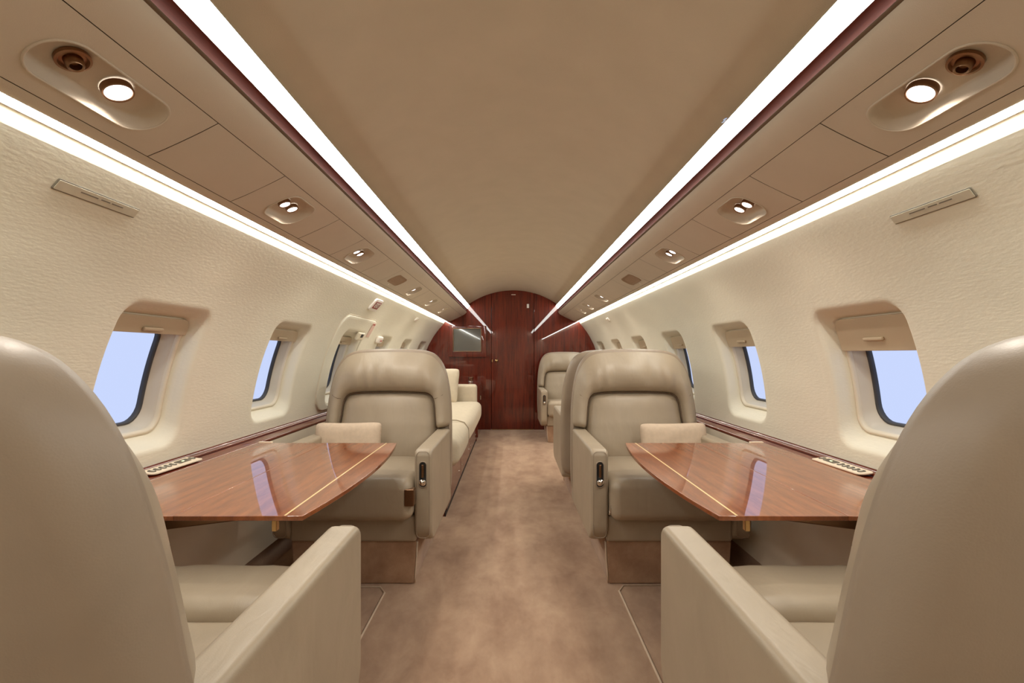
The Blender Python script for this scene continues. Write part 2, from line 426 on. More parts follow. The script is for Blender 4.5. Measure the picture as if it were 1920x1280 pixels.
for side in (-1, 1):
    sw = side_word[side]
    # light strips
    lt = thing('light_strip', 'long white light strip beside the %s edge of the ceiling panel, above the wood band' % sw, 'light')
    o = strip_obj('diffuser', side, [(.571,1.643),(.5855,1.6245),(.600,1.606)], Y0+.02, Y1-.01, 'strip_in', lt, 16)
    o = strip_obj('edge_rail', side, [(.587,1.6665),(.579,1.656),(.571,1.6432)], Y0, Y1, 'ceiling', lt)
    lt2 = thing('cove_light', 'long white cove light glowing along the top of the %s side wall' % sw, 'light')
    strip_obj('diffuser', side, [(.861,1.4365),(.874,1.434),(.888,1.4312)], Y0+.02, Y1-.01, 'strip_low', lt2, 16)
    strip_obj('edge_rail', side, [(.888,1.4312),(.893,1.430),(.8965,1.4265),(.8985,1.418),(.905,1.405)], Y0, Y1, 'frame', lt2)
    # wood band
    t = strip_obj('trim_%d' % (1 if side < 0 else 2), side, [(.600,1.606),(.6035,1.602),(.606,1.590),(.606,1.576),(.602,1.571)], Y0, Y1, 'band')
    struct(t, 'dark wood band between the %s light strip and the overhead bin' % sw)
    # bin
    b = thing('overhead_bin', 'long tan overhead bin with reading lights on the %s side' % sw, 'overhead bin')
    strip_obj('piping', side, [(.602,1.571),(.6035,1.5672),(.609,1.5665)], Y0, Y1, 'piping', b)
    bull = smooth_curve([(.609,1.5665),(.613,1.553),(.628,1.536),(.648,1.522),(.6665,1.5127)], 12)
    strip_obj('bullnose', side, bull, Y0, Y1, 'bin', b)
    strip_obj('lower_lip', side, smooth_curve([(.8235,1.4382),(.838,1.4335),(.852,1.4315),(.8595,1.433),(.861,1.4365)], 8), Y0, Y1, 'bin', b)
    strip_obj('seam_backing', side, [(.6665,1.5127),(.68,1.56),(.78,1.52),(.85,1.49),(.8235,1.4382)], Y0, Y1, 'piping', b)
    b.children[-1]  # dark gap behind the panel joints
    for i in range(len(SEAM_Y)-1):
        ya, yb = SEAM_Y[i]+.0012, SEAM_Y[i+1]-.0012
        un = [u for u in UNITS if u[0] == side and ya < u[1]-u[2] and u[1]+u[2] < yb]
        if not un:
            vs, fs = [], []
            for y in (ya, yb):
                for k in range(9): vs.append(bin_pt(side, y, k/8))
            for y in (ya, yb):
                for k in (0, 8): pass
            for k in range(8): fs.append((k, k+1, 10+k, 9+k))
            o = obj('panel', vs, fs, 'bin', b)
        else:
            u = un[0]; hl = u[2]; yc = u[1]
            hs = {'long': .29, 'pair': .36, 'speaker': .27}[u[3]]
            lp = rrect(hl, .5-hs, .5+hs, 0.001, 6)
            # stadium in metric space then to s
            wm = hs*.172; rr = wm*.98 if u[3] == 'long' else wm*.75
            lp = [(a, .5+bb/.172) for (a, bb) in rrect(hl, -wm, wm, rr, 8)]
            outer = []
            for (a, s) in lp:
                dx, ds = a, (s-.5)
                cand = []
                if dx > 1e-6: cand.append((yb-yc)/dx)
                if dx < -1e-6: cand.append((ya-yc)/dx)
                if ds > 1e-6: cand.append(.5/ds)
                if ds < -1e-6: cand.append(-.5/ds)
                k = min(cand); outer.append((dx*k, .5+ds*k))
            # snap nearest ring points to corners
            for (cy, cs) in ((ya-yc, 0), (ya-yc, 1), (yb-yc, 0), (yb-yc, 1)):
                j = min(range(len(outer)), key=lambda q: (outer[q][0]-cy)**2+((outer[q][1]-cs)*.17)**2); outer[j] = (cy, cs)
            rings = []
            for k in range(6):
                t_ = k/5
                rings.append([bin_pt(side, yc+o_[0]*(1-t_)+i_[0]*t_, o_[1]*(1-t_)+i_[1]*t_) for o_, i_ in zip(outer, lp)])
            rings_obj('panel', rings, 'bin', b)
            un_lp = lp
            tag_name = {'long':'reading_light_unit','pair':'reading_light_unit','speaker':'speaker'}[u[3]]
            idx = [q for q in UNITS if q[0] == side and q[3] != 'speaker'].index(u) if u[3] != 'speaker' else 0
            ordw = ['nearest', 'second nearest', 'third nearest', 'third farthest', 'second farthest', 'farthest'][idx]
            P0 = Vector(bin_pt(side, yc, .5)); nrm = (Vector(bin_pt(side, yc, .5, .01))-P0).normalized()
            if u[3] == 'speaker':
                sp = thing('speaker', 'flush tan oval speaker grille in the %s overhead bin' % sw, 'speaker', tuple(P0))
                inv = Matrix.Translation(-P0)
                rg = [[inv @ Vector(bin_pt(side, yc+a, s, d)) for (a, s) in [(a*sc, .5+(s-.5)*sc) for (a, s) in lp]] for sc, d in ((1,0),(.985,-.002),(.93,-.003),(.91,-.001),(.5,-.0012))]
                rings_obj('grille', rg, 'speaker', sp, cap_last=True)
                q = Vector(bin_pt(side, yc-.06*0-.02, .86, -.002))-P0
                lathe('indicator', [(0,.002),(.006,.002),(.007,0)], q, -nrm, 'white', sp, 12)
                continue
            size_w = 'long oval' if u[3] == 'long' else 'small rounded'
            psu = thing('reading_light_unit', '%s recess with lamps in the %s overhead bin, %s on that side' % (size_w, sw, ordw), 'reading light', tuple(P0))
            dep = .030 if u[3] == 'long' else .026
            seq = [(1.0,0),(.985,.001),(.97,.004),(.94,.012),(.90,.020),(.83,.027),(.74,.0295),(.6,.030)]
            def shrink(lp_, f_):
                wmx = max(a for a, s in lp_); dlt = (1-f_)*wm
                return [(a*(1-dlt/wmx), .5+(s-.5)*f_) for a, s in lp_]
            rg = []
            for f_, d in seq:
                rg.append([Vector(bin_pt(side, yc+a, s, d*dep/.03))-P0 for (a, s) in shrink(lp, f_)])
            rings_obj('recess', rg, 'bin', psu, cap_last=True)
            rim = [Vector(bin_pt(side, yc+a, s, -.0008))-P0 for (a, s) in lp]
            tube('rim', rim, .0022, 'bin', psu, 6, closed=True)
            lamps = [(.037, 'lamp'), (-.053, 'vent')] if u[3] == 'long' else [(.026, 'lamp'), (-.026, 'dim')]
            if u[3] == 'long' and side > 0: lamps = [(.035, 'lamp'), (-.05, 'vent')]
            if u[3] == 'pair' and side > 0: lamps = [(.026, 'dim'), (-.026, 'dim')]
            if u[3] == 'pair' and idx >= 3: lamps = [(.022, 'dim'), (-.022, 'vent')]
            for dy, kind in lamps:
                o0 = Vector(bin_pt(side, yc+dy, .5, dep-.002))-P0
                R1 = .026 if u[3] == 'long' else .020
                if kind == 'vent':
                    g = lathe('air_vent', [(R1,-.001),(R1,.005),(R1-.004,.006),(R1-.007,.001),(R1*.55,.002),(R1*.5,.014),(R1*.42,.017),(R1*.33,.015),(R1*.3,.006),(0,.005)], o0, -nrm, 'bronze', psu, 28, True)
                else:
                    g = lathe('reading_lamp', [(R1,-.001),(R1,.010),(R1-.0015,.012),(R1-.0035,.0105),(R1-.0045,.006)], o0, -nrm, 'bronze', psu, 28)
                    lathe('lens', [(R1-.0040,.0095),(R1*.5,.0118),(0,.0125)], o0, -nrm, 'lamp' if kind == 'lamp' else 'lamp_dim', g, 24)
            ld = bpy.data.lights.new('reading_spot', 'SPOT'); ld.energy = READ_W*(3.5 if u[3] == 'long' else 4); ld.color = (1, .88, .76)
            ld.spot_size = math.radians(150); ld.spot_blend = .9; ld.shadow_soft_size = .02
            lo = bpy.data.objects.new('reading_spot', ld); COL.objects.link(lo); lo.parent = psu
            lo.location = Vector(bin_pt(side, yc+lamps[0][0], .5, dep-.017))-P0
            tgt = Vector((-side*.08, 0, -1)); lo.rotation_euler = tgt.to_track_quat('-Z', 'Y').to_euler()

# ------------------------------------------------------------------ side walls, windows
PITCH = .878
WINC = [1.55+PITCH*i for i in range(6)]
HB = PITCH/2
ZB, ZM, ZT = .624, 1.235, 1.405
def WR(hw, z0, z1, r, n=6, rt=None): return rrect(hw, z0, z1, r, n, rt, 9)
L0 = WR(.205, .668, 1.160, .075, 6, .06)
def dirs_rect(loop, hw, z0, z1, zc):
    out = []
    for (a, b_) in loop:
        da, db = a, b_-zc; cand = []
        if abs(da) > 1e-6: cand.append(hw/abs(da))
        if db > 1e-6: cand.append((z1-zc)/db)
        if db < -1e-6: cand.append((z0-zc)/db)
        k = min(cand); out.append((da*k, zc+db*k))
    for (ca, cb) in ((hw, z0), (hw, z1), (-hw, z0), (-hw, z1)):
        j = min(range(len(out)), key=lambda q: (out[q][0]-ca)**2+(out[q][1]-cb)**2); out[j] = (ca, cb)
    return out
def lerp_ring(o_, i_, t_): return [(a[0]*(1-t_)+b_[0]*t_, a[1]*(1-t_)+b_[1]*t_) for a, b_ in zip(o_, i_)]
OUT = dirs_rect(L0, HB, ZB, ZM, .926)
REVEAL = [ (WR(.205,.668,1.160,.075,6,.06), 0),
           (WR(.199,.674,1.155,.072,6,.058), .0015),
           (WR(.193,.680,1.150,.070,6,.056), .006),
           (WR(.188,.686,1.143,.068,6,.054), .014),
           (WR(.183,.697,1.130,.064,6,.050), .030),
           (WR(.177,.712,1.108,.060,6,.045), .052),
           (WR(.172,.718,1.103,.058,6,.042), .060) ]
for side in (-1, 1):
    vs, fs = [], []
    def add_ring(rings, close=True):
        st = len(vs); n = len(rings[0])
        for r_ in rings: vs.extend(r_)
        for j in range(len(rings)-1):
            for i in range(n if close else n-1):
                fs.append((st+j*n+i, st+j*n+(i+1)%n, st+(j+1)*n+(i+1)%n, st+(j+1)*n+i))
    for yc in WINC:
        rg = []
        for k in range(9):
            rg.append([S(side, yc+a, z) for (a, z) in lerp_ring(OUT, L0, k/8)])
        for lp, d in REVEAL[1:]:
            rg.append([S(side, yc+a, z, d) for (a, z) in lp])
        add_ring(rg)
    # plain stretches: behind the first window and the last bit before the bulkhead, and the upper band
    yA = WINC[0]-HB; yE = WINC[-1]+HB
    zl = sorted(set([round(z, 6) for a, z in OUT if abs(a+HB) < 1e-6]+[ZB, ZM]))
    add_ring([[S(side, y, z) for z in zl] for y in (Y0, yA)], False)
    if yE < Y1: add_ring([[S(side, y, z) for z in np.linspace(ZB, ZM, 13)] for y in (yE, Y1+.01)], False)
    ys = [Y0]+sorted(set(round(yc+a, 5) for yc in WINC for a, z in OUT if abs(z-ZM) < 1e-6))+([Y1+.01] if yE < Y1 else [])
    add_ring([[S(side, y, z) for z in np.linspace(ZM, ZT, 6)] for y in ys], False)
    wl = obj('wall_%s' % side_word[side], vs, fs, 'wall', merge=2e-4)
    struct(wl, 'cream padded %s cabin wall curving in around the windows' % side_word[side])
    # lower wall and ledge
    lw = root('trim_%d' % (3 if side < 0 else 4), 'wood side ledge and rail under the %s windows' % side_word[side])
    strip_obj('rail_recess_band', side, [(Wx(.624)+.001,.6245),(1.206,.6215),(1.2,.615),(1.192,.611)], Y0, Y1, 'mahogany_trim', lw)  # recessed band between wall and rail, same wood as the rail
    strip_obj('rail', side, [(1.192+.009*math.cos(a)-.009,.6105+.009*math.sin(a)) for a in np.linspace(PI*.1, PI, 9)], Y0, Y1, 'mahogany_trim', lw)
    strip_obj('ledge', side, [(1.178,.6105),(1.176,.607),(1.128,.606),(1.121,.603),(1.119,.597),(1.121,.590)], Y0, Y1, 'mahogany_trim', lw)
    strip_obj('side_panel', side, smooth_curve([(1.121,.590),(1.130,.45),(1.128,.3),(1.118,.18),(1.105,.10)], 10), Y0, Y1, 'lower_wall', lw)
    bbd = strip_obj('baseboard_%s' % side_word[side], side, [(1.105,.10),(1.108,.097),(1.104,.05),(1.098,0)], Y0, Y1, 'carpet')
    struct(bbd, 'carpeted kick strip at the foot of the %s wall' % side_word[side])
    # windows
    for i, yc in enumerate(WINC):
        no = i+1 if side < 0 else i+7
        placew = ['nearest', 'second', 'third', 'fourth', 'fifth', 'farthest'][i]
        wr = root('window_%d' % no, '%s cabin window on the %s' % (placew, side_word[side]))
        def ring(lp, d): return [S(side, yc+a, z, d) for (a, z) in lp]
        fr = [ring(WR(.1725,.7175,1.1035,.058,6,.042), .060), ring(WR(.168,.722,1.099,.055,6,.040), .054),
              ring(WR(.162,.728,1.093,.052,6,.038), .054), ring(WR(.158,.732,1.089,.050,6,.036), .060), ring(WR(.157,.733,1.088,.050,6,.036), .068)]
        rings_obj('window_frame', fr, 'frame', wr)
        bz = [ring(WR(.157,.733,1.088,.050,6,.036), .068), ring(WR(.153,.735,1.087,.052,6,.045), .071), ring(WR(.149,.738,1.085,.055,6,.05), .078),
              ring(WR(.139,.744,1.080,.058,6,.055), .090), ring(WR(.130,.750,1.075,.06,6,.058), .098)]
        rings_obj('bezel', bz, 'bezel', wr)
        gk = [ring(WR(.130,.750,1.075,.06,6,.058), .098), ring(WR(.128,.752,1.073,.06,6,.058), .095), ring(WR(.123,.756,1.069,.058,6,.055), .096), ring(WR(.121,.758,1.068,.056,6,.053), .104), ring(WR(.121,.758,1.068,.056,6,.053), .112)]
        rings_obj('gasket', gk, 'gasket', wr)
        lp = WR(.123,.756,1.070,.056,6,.053)
        pr = [ring([(a*k, .913+(z-.913)*k) for a, z in lp], .106) for k in (1, .75, .5, .25, .02)]
        rings_obj('pane', pr, 'pane', wr, cap_last=True)
        zb = (1.052 if side < 0 else (.998 if i == 0 else 1.024))
        lp = WR(.171, zb, 1.103, .004, 5, .034)
        # shade as a curved slab
        zs = np.linspace(0, 1, 5)
        so = slab('shade', lp, .008, .0025, lambda a, b_, c: S(side, yc+a, b_, .048-c), 'shade', wr)
        zh = zb+.45*(1.085-zb)
        hp = softbox('handle', (0,0,0), (.085,.010,.011), .0045, 'shade', so, 3, 2, fn=lambda v_, h_: Vector(S(side, yc+v_.x, zh+v_.z, 0.0385-v_.y)))

# exit hatch on the left around window 3
ht = root('door_2', 'raised emergency exit hatch outline around the third left window')
yc = WINC[2]
HO = WR(.36, .64, 1.25, .10, 6, .085)
rg = []
LH = [(a*1.0, z) for a, z in WR(.207,.666,1.162,.075,6,.06)]
for (k, d) in ((0,.004),(0,-.004),(.02,-.0075),(.05,-.009),(.2,-.009),(.4,-.009),(.6,-.009),(.8,-.009),(.95,-.009),(1,-.006),(1,.002)):
    rg.append([S(-1, yc+.02*(1-k)+a, z, d) for a, z in lerp_ring(HO, LH, k)])
rings_obj('hatch_panel', rg, 'wall', ht)
tube('joint', [S(-1, yc+.02+a, z, -.0005) for a, z in WR(.3645,.6355,1.2545,.102,6,.088)], .002, 'lower_wall', ht, 6, closed=True)
hh = softbox('handle_cover', (0,0,0), (.13,.06,.022), .01, 'frame', ht, 3, 3, fn=lambda v_, h_: Vector(S(-1, yc+.10+v_.x, 1.135+v_.y*.9, -.018-v_.z)))
softbox('handle_slot', (0,0,0), (.045,.026,.008), .003, 'black', hh, 2, 2, fn=lambda v_, h_: Vector(S(-1, yc+.10+v_.x, 1.142+v_.y*.9, -.0285-v_.z)))
def wall_plate(name, side, yc_, zc, hw, hz, t, mat, parent, r=.004, d0=0.0):
    return slab(name, rrect(hw, zc-hz, zc+hz, r, 4), t, min(t*.4, .0015), lambda a, b_, c: S(side, yc_+a, b_, -d0-t/2-c), mat, parent)
# exit sign
ex = thing('exit_sign', 'small red exit sign in a white rounded frame above the hatch', 'sign')
wall_plate('frame', -1, 3.34, 1.345, .088, .037, .012, 'white', ex, .02)
wall_plate('sign_face', -1, 3.34, 1.347, .072, .028, .002, 'white', ex, .008, .012)
wall_plate('sign_field', -1, 3.34, 1.347, .062, .022, .001, 'red', ex, .003, .014)
text_obj('lettering', 'EXIT', .044, lambda x, y, z: S(-1, 3.34+x, 1.347+y, -.0165-z), 'white', ex)
# hatch placard
pc = thing('placard', 'pale pink instruction sticker with a red heading at the top of the hatch', 'sticker')
wall_plate('sticker', -1, 3.60, 1.185, .038, .052, .001, plain('pink_sticker', (222,190,176), .5), pc, .003, .010)
wall_plate('heading', -1, 3.60, 1.222, .028, .009, .0006, 'red_ink', pc, .002, .0112)
for k in range(5): wall_plate('text_line', -1, 3.60, 1.20-.013*k, .028, .0025, .0004, 'red_ink', pc, .0005, .0112)
# round lamp beside hatch
el = thing('emergency_light', 'small white rounded emergency light beside the hatch', 'light')
softbox('housing', (0,0,0), (.12,.055,.03), .014, 'white', el, 4, 3, fn=lambda v_, h_: Vector(S(-1, 3.93+v_.x, 1.125+v_.y, -.015-v_.z)))
for k in (-1, 1): wall_plate('marking', -1, 3.94+.014*k, 1.12, .009, .007, .001, 'red_ink', el, .001, .030)
for side, z_, y_ in ((-1, 1.353, 1.095), (1, 1.342, 1.115)):
    p = thing('placard', 'narrow grey metal placard high on the %s wall above the nearest window' % side_word[side], 'placard')
    wall_plate('rim', side, y_, z_, .108, .0105, .003, 'ink', p, .003)
    wall_plate('plate', side, y_, z_, .106, .0085, .0012, 'placard', p, .002, .003)
    for k, (dy, hw) in enumerate(((-.045,.016),(-.012,.012),(.03,.022))):
        wall_plate('text_line', side, y_+dy*side, z_+.002, hw, .0012, .0004, 'ink', p, .0004, .0042)
    v_ = thing('wall_fixture', 'tiny white square fixture high on the far %s wall' % side_word[side], 'fixture')
    wall_plate('plate', side, 4.78, 1.348, .05, .014, .008, 'white', v_, .005)
    wall_plate('cover', side, 4.78, 1.348, .03, .008, .004, 'frame', v_, .003, .008)
tm = wall = None
# blue mark on the right strip edge
vm, fm = bxgeo(-.0, .0, 0, 0, 0, 0)
mk = thing('tape_mark', 'small torn blue tape scrap stuck to the inner edge of the right light strip', 'tape', (.583, 1.311, 1.6385))
slab('scrap', [(-.014,-.004),(-.004,-.006),(.002,-.002),(.014,-.003),(.012,.003),(.002,.004),(-.002,.001),(-.013,.002)], .001, .0002, lambda a, b_, c: (b_, a, c), 'blue', mk)

# ------------------------------------------------------------------ bulkheads
def hull_top(x):
    a = abs(x)
    if a <= .60: return 1.85-(R_-math.sqrt(R_*R_-a*a))
    return float(np.interp(a, [.60,.93,1.30], [1.66,1.44,1.0]))
def bulk_panel(name, x0, x1, z0, z1, y, t, mat, parent, top=True):
    xs = np.linspace(x0, x1, 15)
    lp = [(x0, z0), (x1, z0)] + [(x, min(z1, hull_top(x-.024)+.015)) for x in xs[::-1]]
    return slab(name, lp, t, .0025, lambda a, b_, c: (a, y+t/2+c, b_), mat, parent, seg=2)
wf = root('wall_front', 'glossy mahogany bulkhead closing the far end of the cabin')
bulk_panel('backing', -1.30, 1.34, 0, 2, Y1+.03, .02, 'black', wf)
bulk_panel('panel', -1.30, -.262, .0, 2, Y1, .025, 'mahogany', wf)
bulk_panel('panel', .310, 1.34, .0, 2, Y1-.006, .030, 'mahogany', wf)
dr = root('door_1', 'glossy mahogany door in the middle of the far bulkhead')
bulk_panel('door_leaf', -.2585, .3065, .006, 2, Y1+.006, .022, 'mahogany', dr)
kx, kz = (930.7-958)*Y1/900, 1-(676-664)*Y1/900
lathe('knob_plate', [(.022,0),(.022,.004),(.018,.006)], (kx, Y1+.006, kz), (0,-1,0), 'brass', dr)
lathe('knob', [(.010,.004),(.009,.018),(.017,.026),(.020,.034),(.016,.041),(0,.044)], (kx, Y1+.006, kz), (0,-1,0), 'brass', dr)
box('latch_plate', (-.252, Y1-.001, kz-.018), (-.242, Y1+.006, kz+.018), 'brass', dr, .001)
box('door_sign', (.212, Y1-.001, 1.615), (.240, Y1+.006, 1.668), 'white', dr, .001)
box('top_vent', (.005, Y1-.001, 1.788), (.062, Y1+.006, 1.797), 'cream', dr, .001)
box('threshold', (-.26, Y1-.012, 0), (.31, Y1+.01, .006), 'brass', dr, .001)
wb = root('wall_back', 'bulkhead behind the viewpoint')
bulk_panel('panel', -1.30, 1.34, 0, 2, Y0-.03, .03, 'lower_wall', wb)
# television
tv = thing('television', 'grey wall television in a wood surround left of the far door', 'television', (-.575, Y1, 1.14))
def X_at(px, y=Y1): return (px-958)*y/900
def Z_at(py, y=Y1): return 1-(py-664)*y/900
lx0, lx1, lz0, lz1 = X_at(842)+.575, X_at(912)+.575, Z_at(669)-1.14, Z_at(611)-1.14
sx0, sx1, sz0, sz1 = X_at(850)+.575, X_at(903)+.575, Z_at(659)-1.14, Z_at(615.5)-1.14
for nm, lo, hi in (('surround', (lx0,-.045,lz0), (sx0,0,lz1)), ('surround', (sx1,-.045,lz0), (lx1,0,lz1)), ('surround', (sx0-.001,-.045,sz1), (sx1+.001,0,lz1)), ('surround', (sx0-.001,-.045,lz0), (sx1+.001,0,sz0))):
    box(nm, lo, hi, 'mahogany', tv, .004)
for nm, lo, hi in (('bezel', (sx0,-.05,sz0), (sx0+.008,-.02,sz1)), ('bezel', (sx1-.008,-.05,sz0), (sx1,-.02,sz1)), ('bezel', (sx0,-.05,sz1-.008), (sx1,-.02,sz1)), ('bezel', (sx0,-.05,sz0), (sx1,-.02,sz0+.008))):
    box(nm, lo, hi, 'bronze', tv, .002)
box('screen', (sx0+.004,-.034,sz0+.004), (sx1-.004,-.005,sz1-.004), 'screen', tv, .002)

# ------------------------------------------------------------------ club seats
OUTER = [(.352,.60),(.3475,.70),(.338,.79),(.323,.87),(.305,.925),(.283,.965),(.252,.998),(.212,1.017),(.16,1.026),(.08,1.030),(0,1.031)]
INNER = [(.272,.585),(.265,.64),(.259,.70),(.252,.735),(.238,.763),(.212,.778),(.17,.783),(.085,.786),(0,.787)]
def ss(t): t = max(0, min(1, t)); return t*t*(3-2*t)
def yback(z): return .695+.15*max(0, z-.62)+.012*ss((z-.5)/.2)
def half_to_full(h): return [(-x, z) for x, z in h]+[(x, z) for x, z in h[::-1]][1:]
def club_seat(label, X, Y, facing_cam, aisle, group='club seats', detail=None, seed=0):
    """local frame: front faces -y, arm fronts at y=0"""
    rz = 0 if facing_cam else PI
    t = thing('club_seat', label, 'seat', (X, Y, 0), rz, group)
    la = aisle if facing_cam else -aisle
    rnd = random.Random(seed)
    # plinth
    lp = [(-.255*1.0-.0,0),(.255,0),(.262,.10),(.275,.185),(-.275,.185),(-.262,.10)]
    slab('base', poly_round([(-.262,.0),(.262,.0),(.275,.19),(-.275,.19)], .012, 3), .56, .008, lambda a, b_, c: (a, .32+c, b_), 'carpet', t, 3)
    tube('base_piping', [(la*.263, .043, .004), (la*.266, .042, .05), (la*.272, .042, .12), (la*.2755, .042, .185)], .0035, 'linen', t, 8)
    # skirt
    softbox('seat_pan', (0, .335, .245), (.548, .62, .115), .014, 'leather', t, 3, 5)
    # arms
    for s in (-1, 1):
        pr = poly_round([(0,.592),(0,.186),(.665,.186),(.665,.592)], [.030,.085,.03,.03], 8)
        arm = slab('armrest', pr, .076, .016, lambda a, b_, c: (s*.307+c, a, b_-.010*max(0, a-.3)), 'leather', t, 4)
        seam = [(a_, b_) for a_, b_ in inset(pr, .0005)]
        lp2 = inset(pr, .002)
        # piping where front facing meets side panels
        k = [i for i, (a_, b_) in enumerate(lp2)]
        frl = rrect(.0275, .215, .584, .018, 5)
        tube('front_piping', [(s*.307+a_, .0008 if b_ > .24 else .0008+(.24-b_)*.10, b_) for a_, b_ in frl], .0016, 'leather_dark', arm, 6, closed=True)
        if s == la:
            fy = -.001
            hs = rrect(.0165, .432, .542, .0155, 6)
            tube('lever_bezel', [(s*.307+a_, fy-.001, b_) for a_, b_ in hs], .0028, 'leather_dark', arm, 8, closed=True)
            hz = slab('lever_housing', inset(hs, .001), .004, .001, lambda a, b_, c: (s*.307+a, fy-.001+c, b_), 'black', arm, 2)
            box('slider', (s*.307-.005, fy-.010, .475), (s*.307+.005, fy, .530), 'bronze', hz, .002)
            lathe('recline_lever', [(.006,0),(.006,.012),(.011,.016),(.0125,.022),(.010,.028),(0,.030)], (s*.307, fy-.003, .462), (0,-1,-.1), 'chrome', arm, 20)
            lathe('button_plate', [(.0135,0),(.0135,.003),(.012,.004),(0,.004)], (s*.307, fy-.002, .452), (0,-1,0), 'chrome', arm, 20)
    # cushions
    def crown(v_, h_):
        q = v_.copy()
        if v_.z > 0: q.z += .012*(1-(v_.x/h_[0])**2)*(1-(v_.y/h_[1])**2) - .004*abs(math.sin(v_.x*21+seed))*(1 if v_.z > h_[2]*.5 else 0)*.3
        return q
    softbox('seat_cushion', (0, .395, .372), (.536, .50, .140), .028, 'leather', t, 4, 10, crown)
    def roll(v_, h_):
        q = v_.copy()
        if v_.z > 0: q.z += .008*(1-(v_.x/h_[0])**2)
        if v_.y < 0: q.y -= .010*(1-(v_.x/h_[0])**2)*(1-(v_.z/h_[2])**2)
        q.z += .0016*math.sin(v_.x*55+2*math.sin(v_.x*23+seed))*(v_.y < h_[1]*.9)
        return q
    softbox('thigh_cushion', (0, .055, .384), (.536, .215, .176), .042, 'leather', t, 5, 12, roll)
    # back shell
    lower = [(.352,.60),(.353,.45),(.352,.32),(.345,.245),(.325,.215),(.29,.205),(.15,.203),(0,.203)]
    up = smooth_curve(OUTER, 44); lo_ = smooth_curve(lower, 22)
    loop = [(x, z) for x, z in up] + [(-x, z) for x, z in up[::-1]][1:] + [(-x, z) for x, z in lo_][1:] + [(x, z) for x, z in lo_[::-1]][1:-1]
    zc = .62
    rg = []
    TH = .085
    for (ins, dy) in ((.012,-TH),(.002,-TH+.006),(0,-TH+.02),(0,-.045),(.003,-.028),(.009,-.014),(.020,-.003),(.034,.002)):
        rg.append([(x, yback(z)+dy, z) for x, z in inset(loop, ins)])
    last = inset(loop, .034)
    for k in (.85, .68, .5, .3, .12, .01):
        q = 1-k
        rg.append([(x*k, yback(zc+(z-zc)*k)+.002+.018*(1-k*k), zc+(z-zc)*k) for x, z in last])
    sh = rings_obj('back_shell', rg, 'leather_dark', t, cap_last=True, cap_first=True)
    # horseshoe bolster
    NS = 44; NQ = 12
    fo = half_to_full(smooth_curve([(x*.992, z-.003*ss((z-.8)/.2)) for x, z in OUTER], NS))
    fi = half_to_full(smooth_curve(INNER, NS))
    fo = fo; fi = fi
    rows = []
    ntot = len(fo)
    for j in range(ntot):
        s_ = j/(ntot-1); e_ = min(s_, 1-s_)/.035; e_ = math.sqrt(max(0, 1-(1-min(1, e_))**2))
        row = []
        headness = ss((abs(fi[j][1])-.70)/.09)
        for q in range(NQ+1):
            t_ = q/NQ
            x = fo[j][0]*(1-t_)+fi[j][0]*t_; z = fo[j][1]*(1-t_)+fi[j][1]*t_
            pr_ = math.sin(PI/2*min(1, t_/.62))**.85 if t_ < .62 else math.sqrt(max(0, 1-((t_-.62)/.38)**3))
            T = .062+.014*headness*math.sin(PI*min(1, t_*1.15))
            wv = 0
            if headness > .05:
                ph = x*58+3.0*math.sin(x*17+seed*1.7)+2.2*z
                wv = .009*headness*math.sin(ph)*max(0, t_-.25)*(1.4-t_)*1.6 + .004*headness*math.sin(x*31+seed)*math.sin(t_*4)
            off = TH*.84 + (T*1.1*pr_+wv*pr_)*e_
            row.append((x, yback(z)-off, z))
        rows.append(row)
    vs = [p for r_ in rows for p in r_]; fs = []
    for j in range(ntot-1):
        for q in range(NQ):
            a = j*(NQ+1)+q; fs.append((a, a+1, a+NQ+2, a+NQ+1))
    for jj in (0, ntot-1):
        pass
    obj('headrest_bolster', vs, fs, 'leather', t)
    # inner back cushion
    NX, NZ = 20, 26; rows = []
    ih = smooth_curve(INNER, 60)
    zs_ = [.40+(.787-.40)*(i/NZ) for i in range(NZ+1)]
    zi = [p[1] for p in ih]; xi = [p[0] for p in ih]
    vs, fs = [], []
    for i in range(NZ+1):
        v_ = i/NZ; z = .40+.3845*math.sin(v_*PI/2)
        hw = float(np.interp(z, zi, xi)) if z > .60 else .268
        hw = max(hw, .01)
        for k in range(NX+1):
            u_ = -1+2*k/NX; u2 = math.sin(u_*PI/2)
            x = u2*hw
            ed = (1-abs(u2)**6)**.5 * (1-((z-.40)/.3865)**10)**.5
            off = TH*.7+.058*ed*(1+.15*math.cos(u2*PI/2)) + .02*(1-ss((z-.42)/.25))
            off += .0015*math.sin(x*26+z*11+seed)*ed
            vs.append((x, yback(z)-off, z))
    for i in range(NZ):
        for k in range(NX):
            a = i*(NX+1)+k; fs.append((a, a+1, a+NX+2, a+NX+1))
    obj('back_cushion', vs, fs, 'leather', t)
    # wing seams
    for s in (-1, 1):
        sp = []
        for k in range(9):
            q = .34+.62*k/8; x = .335*(1-q)+.250*q; z = .800-.045*math.sin(q*PI/2)
            pr_ = math.sin(PI/2*min(1, q/.62))**.85 if q < .62 else math.sqrt(max(0, 1-((q-.62)/.38)**3))
            sp.append((s*x, yback(z)-(TH*.84+.0685*pr_)-.0006, z))
        tube('seam', sp, .0013, 'piping', t, 6)
    bs = []
    for j in range(1, len(fi)-1, 2):
        x, z = fi[j]; bs.append((x, yback(z)-TH*.98-.004, z))
    tube('inner_seam', bs, .0035, 'piping', t, 6)
    if detail == 'flap':
        g = la
        fl = box('arm_latch', (g*.268-.028 if g > 0 else g*.268-.012, -.058, .368), (g*.268+.012 if g > 0 else g*.268+.028, -.018, .438), 'bronze', t, .003)
